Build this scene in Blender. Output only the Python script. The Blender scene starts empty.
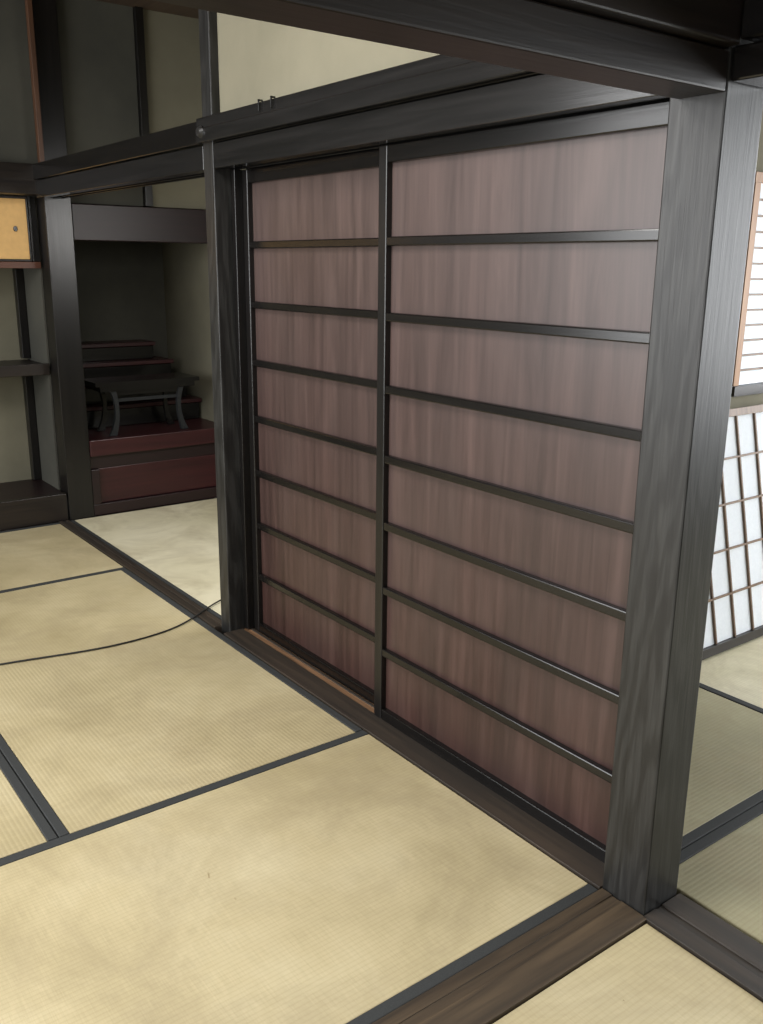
import bpy, bmesh, math
from mathutils import Vector, Matrix

sc = bpy.context.scene
try:
    sc.view_settings.view_transform = 'Standard'
    sc.view_settings.look = 'None'
except Exception:
    pass

# ------------------------------------------------------------------ materials
def s2l(c):
    out = []
    for v in c:
        v = v / 255.0
        out.append(v / 12.92 if v <= 0.04045 else ((v + 0.055) / 1.055) ** 2.4)
    return (out[0], out[1], out[2], 1.0)

def newmat(name):
    m = bpy.data.materials.new(name)
    m.use_nodes = True
    nt = m.node_tree
    b = nt.nodes["Principled BSDF"]
    return m, nt, b

def tex(nt, scale, rot=(0, 0, 0), coord='Object'):
    tc = nt.nodes.new('ShaderNodeTexCoord')
    mp = nt.nodes.new('ShaderNodeMapping')
    mp.inputs['Scale'].default_value = scale
    mp.inputs['Rotation'].default_value = rot
    nt.links.new(tc.outputs[coord], mp.inputs['Vector'])
    return mp

def ramp(nt, src, stops):
    r = nt.nodes.new('ShaderNodeValToRGB')
    el = r.color_ramp.elements
    el[0].position, el[0].color = stops[0]
    el[1].position, el[1].color = stops[-1]
    for p, c in stops[1:-1]:
        e = el.new(p); e.color = c
    nt.links.new(src, r.inputs['Fac'])
    return r

def noise(nt, vec, scale, detail=4, rough=0.55, dist=0.0):
    n = nt.nodes.new('ShaderNodeTexNoise')
    n.inputs['Scale'].default_value = scale
    n.inputs['Detail'].default_value = detail
    n.inputs['Roughness'].default_value = rough
    n.inputs['Distortion'].default_value = dist
    nt.links.new(vec, n.inputs['Vector'])
    return n

def mix(nt, a, b, fac, mode='MIX'):
    m = nt.nodes.new('ShaderNodeMix')
    m.data_type = 'RGBA'; m.blend_type = mode
    for sock, v in ((m.inputs[6], a), (m.inputs[7], b), (m.inputs[0], fac)):
        if hasattr(v, 'is_linked') or hasattr(v, 'links'):
            nt.links.new(v, sock)
        else:
            sock.default_value = v
    return m.outputs[2]

def bump(nt, b, src, strength, dist=0.002):
    bp = nt.nodes.new('ShaderNodeBump')
    bp.inputs['Strength'].default_value = strength
    bp.inputs['Distance'].default_value = dist
    nt.links.new(src, bp.inputs['Height'])
    nt.links.new(bp.outputs['Normal'], b.inputs['Normal'])

def wood(name, dark, light, axis, rough=0.45, fine=40, patch=None, pfac=0.5, bstr=0.3, spec=0.5, figure=0.0, top_tint=None):
    m, nt, b = newmat(name)
    sc3 = [1, 1, 1]; sc3[axis] = 0.045
    mp = tex(nt, tuple(sc3))
    n = noise(nt, mp.outputs[0], fine, 6, 0.6, 0.6)
    r = ramp(nt, n.outputs['Fac'], [(0.3, s2l(dark)), (0.7, s2l(light))])
    col = r.outputs['Color']
    if figure > 0:
        sc4 = [1, 1, 1]; sc4[axis] = 0.16
        mp3 = tex(nt, tuple(sc4))
        w = nt.nodes.new('ShaderNodeTexWave')
        w.wave_type = 'BANDS'; w.bands_direction = 'DIAGONAL'
        w.inputs['Scale'].default_value = 14
        w.inputs['Distortion'].default_value = 12
        w.inputs['Detail'].default_value = 3
        w.inputs['Detail Scale'].default_value = 1.0
        nt.links.new(mp3.outputs[0], w.inputs['Vector'])
        rr = ramp(nt, w.outputs['Fac'], [(0.2, (0.6, 0.6, 0.6, 1)), (0.8, (1.3, 1.3, 1.3, 1))])
        col = mix(nt, col, rr.outputs['Color'], figure, 'MULTIPLY')
    if patch is not None:
        sc5 = [1, 1, 1]; sc5[axis] = 0.35
        mp2 = tex(nt, tuple(sc5))
        n2 = noise(nt, mp2.outputs[0], 5, 3, 0.6)
        r2 = ramp(nt, n2.outputs['Fac'], [(0.4, (0, 0, 0, 1)), (0.66, (pfac, pfac, pfac, 1))])
        col = mix(nt, col, s2l(patch), r2.outputs['Color'])
    if top_tint is not None:
        # lighter, greyer colour towards the top of the old boards, broken up by grain noise
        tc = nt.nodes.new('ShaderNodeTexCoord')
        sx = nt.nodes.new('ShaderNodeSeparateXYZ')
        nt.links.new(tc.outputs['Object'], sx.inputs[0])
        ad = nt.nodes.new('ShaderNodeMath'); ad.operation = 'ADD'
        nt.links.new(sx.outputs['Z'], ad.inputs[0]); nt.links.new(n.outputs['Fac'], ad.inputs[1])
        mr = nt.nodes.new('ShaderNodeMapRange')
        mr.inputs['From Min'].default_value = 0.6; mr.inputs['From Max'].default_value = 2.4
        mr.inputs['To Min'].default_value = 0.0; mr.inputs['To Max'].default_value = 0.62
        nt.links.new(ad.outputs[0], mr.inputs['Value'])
        col = mix(nt, col, s2l(top_tint), mr.outputs['Result'])
        sc6 = [1, 1, 1]; sc6[axis] = 0.08
        mp6 = tex(nt, tuple(sc6))
        n6 = noise(nt, mp6.outputs[0], 12, 5, 0.65, 0.5)
        r6 = ramp(nt, n6.outputs['Fac'], [(0.32, (0.64, 0.61, 0.61, 1)), (0.66, (1.28, 1.25, 1.25, 1))])
        col = mix(nt, col, r6.outputs['Color'], 0.9, 'MULTIPLY')
    nt.links.new(col, b.inputs['Base Color'])
    b.inputs['Roughness'].default_value = rough
    b.inputs['Specular IOR Level'].default_value = spec
    bump(nt, b, n.outputs['Fac'], bstr)
    return m

def plaster(name, col, col2):
    m, nt, b = newmat(name)
    mp = tex(nt, (1, 1, 1))
    n = noise(nt, mp.outputs[0], 2.0, 5, 0.6)
    r = ramp(nt, n.outputs['Fac'], [(0.3, s2l(col)), (0.7, s2l(col2))])
    nt.links.new(r.outputs['Color'], b.inputs['Base Color'])
    b.inputs['Roughness'].default_value = 0.95
    n2 = noise(nt, mp.outputs[0], 160, 4, 0.7)
    bump(nt, b, n2.outputs['Fac'], 0.25, 0.002)
    return m

def tatami(name, axis, c1, c2, c3):
    m, nt, b = newmat(name)
    mp = tex(nt, (1, 1, 1))
    n = noise(nt, mp.outputs[0], 1.7, 6, 0.62, 0.3)
    r = ramp(nt, n.outputs['Fac'], [(0.3, s2l(c1)), (0.52, s2l(c2)), (0.75, s2l(c3))])
    s = [1, 1, 1]; s[axis] = 14; s[1 - axis] = 0.5
    mps = tex(nt, tuple(s))
    n3 = noise(nt, mps.outputs[0], 22, 3, 0.7)
    r3 = ramp(nt, n3.outputs['Fac'], [(0.3, (0.88, 0.88, 0.86, 1)), (0.7, (1.05, 1.05, 1.04, 1))])
    col = mix(nt, r.outputs['Color'], r3.outputs['Color'], 0.8, 'MULTIPLY')
    w = nt.nodes.new('ShaderNodeTexWave')
    w.wave_type = 'BANDS'
    w.bands_direction = 'Y' if axis == 0 else 'X'
    w.inputs['Scale'].default_value = 24
    w.inputs['Distortion'].default_value = 0.25
    w.inputs['Detail'].default_value = 1
    nt.links.new(mp.outputs[0], w.inputs['Vector'])
    rw = ramp(nt, w.outputs['Fac'], [(0.0, (0.86, 0.84, 0.8, 1)), (0.4, (1, 1, 1, 1))])
    col = mix(nt, col, rw.outputs['Color'], 0.5, 'MULTIPLY')
    ng = noise(nt, mp.outputs[0], 2.4, 8, 0.72, 0.8)
    rg = ramp(nt, ng.outputs['Fac'], [(0.44, (0, 0, 0, 1)), (0.70, (0.6, 0.6, 0.6, 1))])
    col = mix(nt, col, s2l((150, 137, 108)), rg.outputs['Color'])
    ns = noise(nt, mp.outputs[0], 6, 8, 0.74, 2.4)
    rs = ramp(nt, ns.outputs['Fac'], [(0.675, (1, 1, 1, 1)), (0.73, (0.55, 0.48, 0.38, 1))])
    col = mix(nt, col, rs.outputs['Color'], 1.0, 'MULTIPLY')
    nt.links.new(col, b.inputs['Base Color'])
    b.inputs['Roughness'].default_value = 0.55
    b.inputs['Specular IOR Level'].default_value = 0.35
    bump(nt, b, w.outputs['Fac'], 0.15, 0.002)
    return m

def flat(name, col, rough=0.5, metal=0.0, nscale=60, bstr=0.1, var=0.2):
    m, nt, b = newmat(name)
    mp = tex(nt, (1, 1, 1))
    n = noise(nt, mp.outputs[0], nscale, 3)
    c = s2l(col)
    lo = tuple(v * (1 - var) for v in c[:3]) + (1,)
    hi = tuple(v * (1 + var) for v in c[:3]) + (1,)
    r = ramp(nt, n.outputs['Fac'], [(0.3, lo), (0.7, hi)])
    nt.links.new(r.outputs['Color'], b.inputs['Base Color'])
    b.inputs['Roughness'].default_value = rough
    b.inputs['Metallic'].default_value = metal
    bump(nt, b, n.outputs['Fac'], bstr, 0.001)
    return m

POST = wood('post_wood_aged', (22, 22, 22), (45, 45, 44), 2, 0.40, 80, (32, 31, 30), 0.4, 0.35, 0.45, 0.85)
BLKZ = wood('dark_wood_vertical', (10, 9, 9), (20, 18, 17), 2, 0.30, 40)
BLKY = wood('dark_wood_along_y', (10, 9, 9), (20, 18, 17), 1, 0.2, 40, None, 0, 0.12)
BLKX = wood('dark_wood_along_x', (18, 13, 11), (34, 27, 22), 0, 0.40, 40)
NAGY = wood('nageshi_wood_along_y', (16, 16, 16), (31, 30, 30), 1, 0.17, 35, None, 0, 0.08, 0.75)
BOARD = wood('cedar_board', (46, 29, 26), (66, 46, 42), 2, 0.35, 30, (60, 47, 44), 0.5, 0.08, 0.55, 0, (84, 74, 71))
SILLX = wood('threshold_wood_along_x', (42, 34, 26), (96, 80, 60), 0, 0.5, 30, (56, 48, 38), 0.7)
SILLY = wood('threshold_wood_along_y', (34, 30, 26), (66, 56, 46), 1, 0.5, 36, (42, 38, 34), 0.6)
TRACK = wood('worn_track_wood', (90, 66, 46), (146, 112, 82), 1, 0.5, 50)
REDZ = wood('reddish_wood_vertical', (58, 38, 26), (84, 56, 38), 2, 0.45, 40)
REDX = wood('reddish_wood_along_x', (60, 34, 24), (90, 54, 38), 0, 0.45, 40)
MAROON = wood('maroon_lacquer', (38, 13, 16), (56, 22, 24), 0, 0.36, 30, None, 0, 0.08)
MARDK = wood('dark_maroon_lacquer', (20, 9, 10), (32, 14, 16), 0, 0.42, 30, None, 0, 0.08)
SHOJIW = wood('shoji_lattice_wood', (90, 70, 54), (124, 100, 78), 2, 0.5, 50)
SHOJIO = wood('shoji_stile_wood', (130, 90, 54), (160, 118, 76), 2, 0.5, 50)
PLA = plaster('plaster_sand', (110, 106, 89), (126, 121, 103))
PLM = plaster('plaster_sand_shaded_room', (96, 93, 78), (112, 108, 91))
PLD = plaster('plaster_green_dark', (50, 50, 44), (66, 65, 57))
TATX = tatami('tatami_rush_x', 0, (168, 155, 120), (187, 174, 139), (200, 189, 157))
TATY = tatami('tatami_rush_y', 1, (164, 151, 116), (183, 170, 135), (197, 186, 153))
TATG = tatami('tatami_rush_green', 0, (142, 136, 108), (160, 154, 124), (176, 170, 140))
TATL = tatami('tatami_rush_pale', 1, (202, 195, 165), (216, 209, 182), (226, 220, 196))
HERI = flat('tatami_border_cloth', (46, 48, 48), 0.8, 0, 400, 0.3)
LACQ = flat('black_lacquer', (13, 12, 12), 0.22)
METAL = flat('dull_metal', (40, 42, 44), 0.35, 0.3)
GOLD = flat('gilded_paper', (204, 164, 104), 0.6, 0, 30, 0.05, 0.06)
RUBBER = flat('cable_rubber', (22, 22, 22), 0.5)
CEIL = wood('ceiling_board', (60, 48, 38), (84, 68, 54), 1, 0.6, 30)

def paper_mat():
    m, nt, b = newmat('shoji_paper')
    mp = tex(nt, (1, 1, 1))
    n = noise(nt, mp.outputs[0], 90, 5, 0.7)
    r = ramp(nt, n.outputs['Fac'], [(0.3, (0.80, 0.83, 0.86, 1)), (0.7, (0.86, 0.89, 0.92, 1))])
    nt.links.new(r.outputs['Color'], b.inputs['Base Color'])
    b.inputs['Roughness'].default_value = 0.9
    tr = nt.nodes.new('ShaderNodeBsdfTranslucent')
    nt.links.new(r.outputs['Color'], tr.inputs['Color'])
    ms = nt.nodes.new('ShaderNodeMixShader')
    ms.inputs[0].default_value = 0.35
    nt.links.new(b.outputs[0], ms.inputs[1]); nt.links.new(tr.outputs[0], ms.inputs[2])
    nt.links.new(ms.outputs[0], nt.nodes['Material Output'].inputs['Surface'])
    return m
PAPER = paper_mat()

# ------------------------------------------------------------------ mesh builder
class B:
    def __init__(self, name, bevel=0.003, seg=2):
        self.name = name; self.v = []; self.f = []; self.mi = []; self.mats = []
        self.bevel = bevel; self.seg = seg
    def m(self, mat):
        if mat not in self.mats: self.mats.append(mat)
        return self.mats.index(mat)
    def box(self, x0, x1, y0, y1, z0, z1, mat):
        i = len(self.v)
        self.v += [(x0, y0, z0), (x1, y0, z0), (x1, y1, z0), (x0, y1, z0),
                   (x0, y0, z1), (x1, y0, z1), (x1, y1, z1), (x0, y1, z1)]
        k = self.m(mat)
        for q in ((0, 3, 2, 1), (4, 5, 6, 7), (0, 1, 5, 4), (1, 2, 6, 5), (2, 3, 7, 6), (3, 0, 4, 7)):
            self.f.append(tuple(i + a for a in q)); self.mi.append(k)
        return self
    def prism(self, pts, axis, a0, a1, mat, mats=None):
        i = len(self.v); n = len(pts)
        for a in (a0, a1):
            for p, q in pts:
                self.v.append((a, p, q) if axis == 0 else ((p, a, q) if axis == 1 else (p, q, a)))
        k = self.m(mat)
        self.f.append(tuple(i + j for j in range(n))); self.mi.append(k)
        self.f.append(tuple(i + n + j for j in reversed(range(n)))); self.mi.append(k)
        for j in range(n):
            kk = k
            if mats and mats.get(j): kk = self.m(mats[j])
            self.f.append((i + j, i + n + j, i + n + (j + 1) % n, i + (j + 1) % n)); self.mi.append(kk)
        return self
    def done(self, rot=None, loc=None):
        me = bpy.data.meshes.new(self.name)
        me.from_pydata(self.v, [], self.f)
        for mt in self.mats: me.materials.append(mt)
        for p, k in zip(me.polygons, self.mi): p.material_index = k
        bm = bmesh.new(); bm.from_mesh(me)
        bmesh.ops.recalc_face_normals(bm, faces=bm.faces)
        bm.to_mesh(me); bm.free()
        o = bpy.data.objects.new(self.name, me)
        sc.collection.objects.link(o)
        if self.bevel > 0:
            md = o.modifiers.new('bevel', 'BEVEL')
            md.width = self.bevel; md.segments = self.seg
            md.limit_method = 'ANGLE'; md.angle_limit = math.radians(40)
            md.harden_normals = False
        if loc: o.location = loc
        if rot: o.rotation_euler = rot
        return o

H = 2.85
# ------------------------------------------------------------------ floor, tatami
B('floor', 0).box(-3.1, 5.1, -3.1, 6.4, -0.16, -0.065, CEIL).done()

def mat_obj(x0, x1, y0, y1, axis, m, heri=0.032):
    g = 0.0015
    x0 += g; x1 -= g; y0 += g; y1 -= g
    b = B('tatami_mat', 0.003)
    if axis == 0:
        b.box(x0, x1, y0 + heri, y1 - heri, -0.055, 0.0, m)
        if heri > 0:
            b.box(x0, x1, y0, y0 + heri, -0.055, 0.0015, HERI)
            b.box(x0, x1, y1 - heri, y1, -0.055, 0.0015, HERI)
    else:
        b.box(x0 + heri, x1 - heri, y0, y1, -0.055, 0.0, m)
        b.box(x0, x0 + heri, y0, y1, -0.055, 0.0015, HERI)
        b.box(x1 - heri, x1, y0, y1, -0.055, 0.0015, HERI)
    b.done()

mat_obj(-0.36, 1.60, 1.21, 2.205, 0, TATX)
mat_obj(-2.36, -0.36, 1.21, 2.205, 0, TATX)
mat_obj(0.600, 1.60, 2.205, 4.23, 1, TATY, 0.028)
mat_obj(-0.40, 0.600, 2.205, 4.23, 1, TATY, 0.028)
mat_obj(-1.40, -0.40, 2.205, 4.23, 1, TATY, 0.028)
mat_obj(-0.36, 1.60, 4.23, 5.27, 0, TATX)
mat_obj(-2.36, -0.36, 4.23, 5.27, 0, TATX)
mat_obj(-2.36, -1.40, 2.205, 4.23, 1, TATY)
# room 2
mat_obj(1.665, 2.75, 3.30, 5.27, 1, TATL, 0.025)
mat_obj(1.78, 2.75, 2.30, 3.10, 0, TATL)
# room 3
mat_obj(1.76, 2.785, 1.19, 2.20, 0, TATG)
mat_obj(2.785, 3.80, 0.2, 2.20, 1, TATL)
mat_obj(1.76, 2.785, 0.19, 1.19, 0, TATG)
mat_obj(1.76, 3.80, -0.80, 0.19, 0, TATG)
mat_obj(3.80, 4.80, -0.80, 2.20, 1, TATG)
# room 4 (near)
mat_obj(-0.36, 1.60, 0.10, 1.07, 0, TATX, 0.0)
mat_obj(-0.36, 1.60, -0.90, 0.10, 0, TATX)
mat_obj(-2.36, -0.36, 0.10, 1.07, 0, TATX)

# ------------------------------------------------------------------ thresholds (grooved sills)
def sill(name, axis, c0, c1, a0, a1, grooves, mat, gmat, d=0.004):
    top = 0.006
    pts = [(c0, -0.06), (c0, top)]
    mats = {}
    for g0, g1 in grooves:
        pts.append((g0, top)); pts.append((g0, top - d))
        mats[len(pts) - 1] = gmat
        pts.append((g1, top - d)); pts.append((g1, top))
    pts += [(c1, top), (c1, -0.06)]
    B(name, 0.0012).prism(pts, axis, a0, a1, mat, mats).done()

sill('trim_1', 1, 1.602, 1.775, 1.2125, 3.194, [(1.690, 1.716), (1.727, 1.760)], SILLY, TRACK)
sill('trim_2', 0, 1.072, 1.208, -2.36, 1.606, [(1.150, 1.176)], SILLX, SILLX, 0.003)
sill('trim_3', 1, 1.602, 1.745, -0.9, 1.083, [(1.650, 1.676)], SILLY, SILLY, 0.004)
sill('trim_4', 1, 1.602, 1.660, 3.276, 5.27, [(1.625, 1.640)], SILLY, SILLY)

# ------------------------------------------------------------------ posts
B('wooden_post', 0.004).box(1.609, 1.737, 1.085, 1.211, -0.06, 2.84, POST).done()
B('wooden_post', 0.004).box(1.632, 1.745, 3.196, 3.274, -0.06, 2.84, POST).done()
B('wooden_post', 0.004).box(1.672, 1.820, 5.280, 5.425, -0.06, 2.84, BLKZ).done()
B('trim_5', 0.002).box(1.700, 1.775, 3.166, 3.194, 0.007, 1.815, BLKZ).done()

# ------------------------------------------------------------------ lintels and nageshi
def kamoi_y(name, y0, y1, x0=1.632, x1=1.768, z0=1.815, z1=1.90):
    pts = [(x0, z1), (x0, z0), (1.680, z0), (1.680, z0 + 0.015), (1.720, z0 + 0.015), (1.720, z0),
           (1.7255, z0), (1.7255, z0 + 0.015), (1.7635, z0 + 0.015), (1.7635, z0), (x1, z0), (x1, z1)]
    B(name, 0.002).prism(pts, 1, y0, y1, NAGY).done()
kamoi_y('lintel_beam', 1.212, 3.194)
kamoi_y('lintel_beam', 3.276, 5.278)
b = B('tie_beam', 0.004)
b.prism([(1.604, 1.905), (1.604, 1.950), (1.608, 1.955), (1.608, 1.990), (1.631, 1.990), (1.631, 1.905)], 1, 1.212, 3.276, NAGY)
b.done()
B('tie_beam', 0.004).prism([(1.622, 1.905), (1.622, 1.985), (1.70, 1.985), (1.70, 1.905)], 1, 3.278, 5.278, BLKY).done()
B('trim_6', 0.002).box(1.6315, 1.768, 1.212, 3.194, 1.903, 1.985, BLKY).done()

B('lintel_beam', 0.004).box(-2.36, 1.608, 1.085, 1.192, 1.797, 1.868, BLKX).done()
B('tie_beam', 0.004).box(-2.36, 1.603, 1.060, 1.200, 1.871, 2.02, BLKX).done()
B('lintel_beam', 0.004).box(1.615, 1.735, -0.9, 1.083, 1.815, 1.875, BLKY).done()
B('tie_beam', 0.004).box(1.590, 1.750, -0.9, 1.056, 1.878, 2.02, BLKY).done()
B('lintel_beam', 0.004).box(1.738, 4.8, 1.09, 1.20, 1.83, 2.0, BLKX).done()

# upper walls
B('wall_center_upper', 0).box(1.665, 1.73, 1.212, 3.194, 1.987, H, PLA).done()
B('wall_south_upper', 0).box(-2.36, 1.607, 1.10, 1.19, 2.022, H, PLA).done()
B('wall_east_upper', 0).box(1.63, 1.72, -0.9, 1.083, 2.022, H, PLA).done()
B('trim_7', 0.002).box(1.665, 1.72, 3.276, 3.31, 1.988, H, REDZ).done()
B('trim_8', 0.002).box(1.655, 1.68, 5.24, 5.278, 1.988, H, REDZ).done()

bm = bmesh.new()
bmesh.ops.create_cone(bm, cap_ends=True, segments=20, radius1=0.022, radius2=0.014, depth=0.012)
me = bpy.data.meshes.new('nail_cover'); bm.to_mesh(me); bm.free(); me.materials.append(POST)
o = bpy.data.objects.new('nail_cover', me); sc.collection.objects.link(o)
o.rotation_euler = (0, -math.pi / 2, 0); o.location = (1.598, 3.235, 1.94)
for yy in (2.72, 2.80):
    B('iron_hook', 0.001).box(1.598, 1.603, yy, yy + 0.005, 1.960, 1.996, LACQ).box(1.598, 1.616, yy, yy + 0.005, 1.9905, 1.996, LACQ).done()

# ------------------------------------------------------------------ sliding doors
RZ = [0.247, 0.464, 0.681, 0.898, 1.115, 1.332, 1.549]
def sliding_door(name, y0, y1, xf):
    b = B(name, 0.0035)
    th = 0.031; st = 0.040; z0 = 0.0025; z1 = 1.814
    b.box(xf, xf + th, y0, y0 + st, z0, z1, BLKZ)
    b.box(xf, xf + th, y1 - st, y1, z0, z1, BLKZ)
    b.box(xf + 0.001, xf + th, y0 + st, y1 - st, z0, z0 + 0.04, BLKY)
    b.box(xf + 0.001, xf + th, y0 + st, y1 - st, 1.765, z1, BLKY)
    for z in RZ:
        b.box(xf + 0.001, xf + 0.0195, y0 + st, y1 - st, z - 0.013, z + 0.013, BLKY)
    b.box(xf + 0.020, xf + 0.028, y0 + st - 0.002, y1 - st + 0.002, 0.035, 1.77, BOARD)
    return b.done()
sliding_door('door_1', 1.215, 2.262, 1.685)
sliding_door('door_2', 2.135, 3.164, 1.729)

# ------------------------------------------------------------------ back-left alcove (shelves)
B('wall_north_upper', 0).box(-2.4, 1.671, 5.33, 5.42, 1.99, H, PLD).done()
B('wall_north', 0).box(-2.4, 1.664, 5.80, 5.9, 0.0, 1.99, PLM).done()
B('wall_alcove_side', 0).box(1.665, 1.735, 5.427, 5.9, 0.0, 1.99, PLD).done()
B('tie_beam', 0.004).box(-2.4, 1.671, 5.27, 5.40, 1.83, 1.985, BLKX).done()
b = B('alcove_platform', 0.004)
b.box(-2.4, 1.663, 5.28, 5.33, 0.0, 0.165, BLKX).box(-2.4, 1.663, 5.332, 5.799, 0.12, 0.16, MARDK)
b.done()
b = B('alcove_shelf', 0.004)
b.box(-2.4, 1.663, 5.42, 5.799, 0.865, 0.905, BLKX).box(-2.4, 1.663, 5.40, 5.418, 0.85, 0.915, BLKX)
b.done()
B('trim_10', 0.003).box(1.615, 1.662, 5.74, 5.798, 0.162, 0.848, BLKZ).box(1.615, 1.662, 5.74, 5.798, 0.917, 1.44, BLKZ).done()
b = B('wall_cabinet', 0.002)
b.box(-2.4, 1.663, 5.40, 5.799, 1.445, 1.480, REDX)
b.box(1.625, 1.663, 5.41, 5.799, 1.481, 1.828, BLKZ)
b.box(-2.4, 1.624, 5.44, 5.46, 1.481, 1.828, BLKX)
for i in range(5):
    xr = 1.622 - i * 0.5
    xl = xr - 0.497
    b.box(xl, xr, 5.418, 5.438, 1.483, 1.493, BLKX); b.box(xl, xr, 5.418, 5.438, 1.815, 1.826, BLKX)
    b.box(xl, xl + 0.008, 5.418, 5.438, 1.494, 1.814, BLKZ); b.box(xr - 0.008, xr, 5.418, 5.438, 1.494, 1.814, BLKZ)
    b.box(xl + 0.0085, xr - 0.0085, 5.422, 5.434, 1.494, 1.814, GOLD)
    cx, cz = xr - 0.075, 1.655
    b.prism([(cx + 0.012 * math.cos(t * math.pi / 4), cz + 0.016 * math.sin(t * math.pi / 4)) for t in range(8)], 1, 5.4185, 5.4215, LACQ)
b.done()

# ------------------------------------------------------------------ altar alcove (room 2)
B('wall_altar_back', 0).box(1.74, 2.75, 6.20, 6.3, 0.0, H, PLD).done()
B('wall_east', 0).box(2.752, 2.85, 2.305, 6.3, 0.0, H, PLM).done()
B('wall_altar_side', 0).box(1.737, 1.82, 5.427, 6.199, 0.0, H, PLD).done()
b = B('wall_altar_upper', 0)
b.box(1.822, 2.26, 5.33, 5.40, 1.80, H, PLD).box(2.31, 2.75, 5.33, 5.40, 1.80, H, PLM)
b.done()
B('trim_11', 0.002).box(2.262, 2.308, 5.30, 5.40, 1.80, H, BLKZ).done()
B('lintel_beam', 0.004).box(1.822, 2.75, 5.29, 5.40, 1.60, 1.795, MARDK).done()
b = B('altar_platform', 0.004)
b.box(1.822, 2.75, 5.275, 5.33, 0.365, 0.462, MAROON)
b.box(1.822, 2.75, 5.332, 6.195, 0.43, 0.460, MAROON)
b.box(1.822, 2.75, 5.305, 5.33, 0.285, 0.364, MARDK)
b.box(1.822, 2.75, 5.285, 5.33, 0.0, 0.07, MARDK)
b.box(1.822, 1.872, 5.285, 5.33, 0.071, 0.284, MARDK)
b.box(1.873, 2.75, 5.310, 5.33, 0.071, 0.284, MAROON)
b.done()
b = B('altar_steps', 0.004)
zs = (0.60, 0.73, 0.85, 0.965)
for i, (y0, xr) in enumerate(((5.68, 2.73), (5.78, 2.69), (5.88, 2.63), (5.98, 2.55))):
    zt = zs[i]
    b.box(1.83, xr, y0, 6.19, 0.462 if i == 0 else zs[i - 1] + 0.001, zt - 0.026, LACQ)
    b.box(1.825, xr + 0.012, y0 - 0.018, 6.192, zt - 0.025, zt, MAROON)
b.done()
b = B('altar_table', 0)
b.box(1.93, 2.54, 5.34, 5.60, 0.735, 0.765, LACQ)
b.box(1.90, 2.57, 5.33, 5.61, 0.766, 0.790, LACQ)
b.box(2.03, 2.44, 5.37, 5.385, 0.665, 0.685, METAL)
b.box(2.03, 2.44, 5.365, 5.385, 0.705, 0.734, LACQ)
def leg(cx, sgn, y0, y1):
    n = 12; L = []; R = []
    for i in range(n + 1):
        t = i / n
        z = 0.463 + t * (0.734 - 0.463)
        off = 0.030 * (1 - t) ** 3 + 0.015 * t ** 4 - 0.008 * math.sin(math.pi * t)
        w = 0.011 + 0.012 * (1 - t) ** 4 + 0.006 * t ** 4
        L.append((cx + sgn * off - w, z)); R.append((cx + sgn * off + w, z))
    for i in range(n):
        b.prism([L[i], R[i], R[i + 1], L[i + 1]], 1, y0, y1, METAL if y0 < 5.5 else LACQ)
leg(2.03, -1, 5.355, 5.38); leg(2.44, 1, 5.355, 5.38)
leg(2.03, -1, 5.56, 5.585); leg(2.44, 1, 5.56, 5.585)
b.done()

# ------------------------------------------------------------------ room 3 shoji
WX = 3.52
B('wall_partition', 0).box(1.78, WX, 2.215, 2.29, 0.0, H, PLA).box(WX, 5.0, 2.215, 2.29, 0.0, 0.955, PLA).box(WX, 5.0, 2.215, 2.29, 1.86, H, PLA).done()
b = B('window_1', 0.002)
b.box(WX + .002, 5.0, 2.19, 2.25, 0.957, 1.00, BLKX)
b.box(WX + .002, 5.0, 2.20, 2.25, 1.82, 1.858, SHOJIO)
b.box(WX + .005, WX + .045, 2.20, 2.235, 1.001, 1.819, SHOJIO)
b.box(4.90, 4.94, 2.20, 2.235, 1.001, 1.819, SHOJIO)
b.box(WX + .046, 4.899, 2.226, 2.227, 1.001, 1.819, PAPER)
for i in range(1, 13):
    z = 1.0 + i * 0.063
    b.box(WX + .046, 4.899, 2.212, 2.2255, z - 0.004, z + 0.004, SHOJIW)
for i in range(1, 5):
    x = WX + .046 + i * 0.277
    b.box(x - 0.004, x + 0.004, 2.210, 2.2255, 1.001, 1.819, SHOJIW)
b.done()

b = B('shoji_screen', 0.0015)
W = 1.6; Hh = 0.95
b.box(0, W, 0, 0.028, 0, 0.035, BLKX)
b.box(0, W, 0, 0.028, Hh - 0.03, Hh, SHOJIW)
b.box(0, 0.03, 0, 0.028, 0.036, Hh - 0.031, SHOJIW)
b.box(W - 0.03, W, 0, 0.028, 0.036, Hh - 0.031, SHOJIW)
b.box(0.03, W - 0.03, 0.018, 0.019, 0.036, Hh - 0.031, PAPER)
for i in range(1, 12):
    x = 0.03 + i * 0.13
    b.box(x - 0.004, x + 0.004, 0.008, 0.0175, 0.036, Hh - 0.031, SHOJIW)
for i in range(1, 5):
    z = 0.036 + i * 0.18
    b.box(0.03, W - 0.03, 0.008, 0.0175, z - 0.004, z + 0.004, SHOJIW)
b.done(rot=(-math.radians(12), 0, 0), loc=(2.80, 1.860, 0.012))

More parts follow.
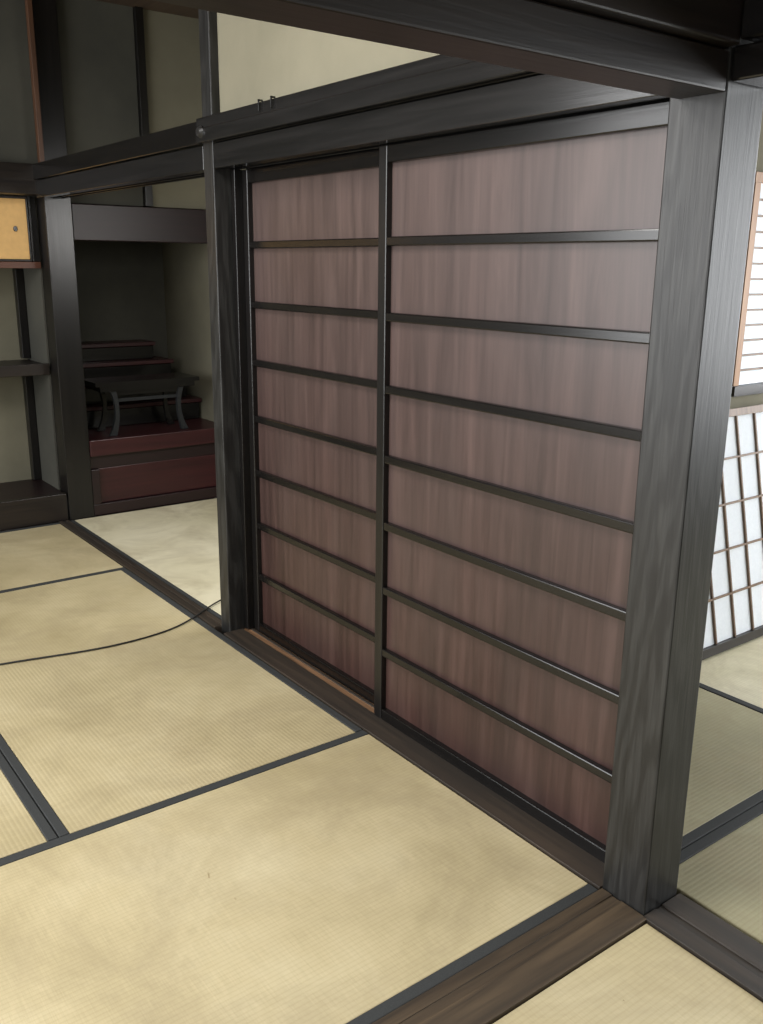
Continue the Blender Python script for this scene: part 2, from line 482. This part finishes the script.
# ------------------------------------------------------------------ cable
cu = bpy.data.curves.new('power_cable', 'CURVE'); cu.dimensions = '3D'
cu.bevel_depth = 0.0035; cu.bevel_resolution = 3
pts = [(-0.6, 3.62), (0.2, 3.50), (0.773, 3.42), (1.0, 3.36), (1.17, 3.33), (1.35, 3.335), (1.49, 3.37), (1.62, 3.44), (1.78, 3.56), (1.95, 3.60), (2.2, 3.4)]
sp = cu.splines.new('NURBS'); sp.points.add(len(pts) - 1)
for p, (x, y) in zip(sp.points, pts): p.co = (x, y, 0.0115 if 1.55 < x < 1.85 else 0.0055, 1)
sp.use_endpoint_u = True; sp.order_u = 4
cu.materials.append(RUBBER)
o = bpy.data.objects.new('power_cable', cu); sc.collection.objects.link(o)

# ------------------------------------------------------------------ shell
B('ceiling', 0).box(-3.1, 5.1, -3.1, 6.4, H, H + 0.08, CEIL).done()
b = B('wall_west', 0)
b.box(-3.1, -3.0, -3.1, 6.4, -0.06, 0.4, PLA).box(-3.1, -3.0, -3.1, 6.4, 2.8, H, PLA)
b.box(-3.1, -3.0, -3.1, 0.0, 0.4, 2.8, PLA).box(-3.1, -3.0, 5.2, 6.4, 0.4, 2.8, PLA)
b.done()
B('wall_south', 0).box(-3.0, 5.0, -3.1, -3.0, -0.06, H, PLA).done()
B('wall_far_east', 0).box(5.0, 5.1, -3.1, 6.4, -0.06, 0.6, PLA).box(5.0, 5.1, -3.1, 6.4, 2.3, H, PLA).box(5.0, 5.1, 2.3, 6.4, 0.6, 2.3, PLA).done()

# ------------------------------------------------------------------ lights
def area(name, loc, tgt, sx, sy, e, col=(1, 1, 1)):
    l = bpy.data.lights.new(name, 'AREA'); l.shape = 'RECTANGLE'
    l.size = sx; l.size_y = sy; l.energy = e; l.color = col
    o = bpy.data.objects.new(name, l); sc.collection.objects.link(o)
    o.location = loc
    d = Vector(tgt) - Vector(loc)
    o.rotation_euler = d.to_track_quat('-Z', 'Y').to_euler()
    return o
area('window_light_west', (-2.93, 2.7, 1.70), (1.6, 2.6, 1.0), 5.0, 2.15, 270, (0.99, 0.995, 1.0))
area('window_light_south', (-1.2, -2.6, 1.8), (0.6, 2.2, 0.0), 2.6, 1.4, 30, (1.0, 0.98, 0.95))
area('overhead_fill_light', (0.2, 2.0, 2.75), (0.2, 2.01, 0.0), 1.2, 1.2, 75, (1.0, 0.98, 0.95))  # unseen fill added overhead to brighten the tatami, no actual ceiling lamp
area('window_light_east', (4.95, 0.3, 1.45), (2.4, 1.2, 0.4), 3.0, 1.6, 115, (0.96, 0.98, 1.0))
area('shoji_fill_light', (4.3, -2.3, 1.5), (3.7, 2.0, 0.5), 1.2, 1.4, 55, (0.95, 0.98, 1.0))  # added fill with no window behind it, brightens the leaning shoji
area('window_light_north', (4.3, 2.9, 1.5), (4.2, 2.2, 1.4), 1.3, 0.9, 38, (0.92, 0.97, 1.0))
area('window_light_side_room', (2.7, 3.2, 1.7), (2.1, 4.2, 0.0), 0.8, 0.8, 32, (1.0, 0.98, 0.95))

w = bpy.data.worlds.new('World'); sc.world = w; w.use_nodes = True
w.node_tree.nodes['Background'].inputs['Color'].default_value = (0.9, 0.95, 1, 1)
w.node_tree.nodes['Background'].inputs['Strength'].default_value = 0.7

# ------------------------------------------------------------------ camera
cd = bpy.data.cameras.new('camera'); cam = bpy.data.objects.new('camera', cd)
sc.collection.objects.link(cam); sc.camera = cam
cd.sensor_fit = 'AUTO'; cd.sensor_width = 36; cd.lens = 913 / 1024 * 36
fwd = Vector((0.5819, 0.7701, -0.2605)).normalized()
right = Vector((0.7996, -0.6010, 0.0103)); right = (right - fwd * right.dot(fwd)).normalized()
up = right.cross(fwd).normalized()
M = Matrix((( right.x, up.x, -fwd.x, 0), (right.y, up.y, -fwd.y, 0), (right.z, up.z, -fwd.z, 1.48), (0, 0, 0, 1)))
cam.matrix_world = M
cd.clip_start = 0.02
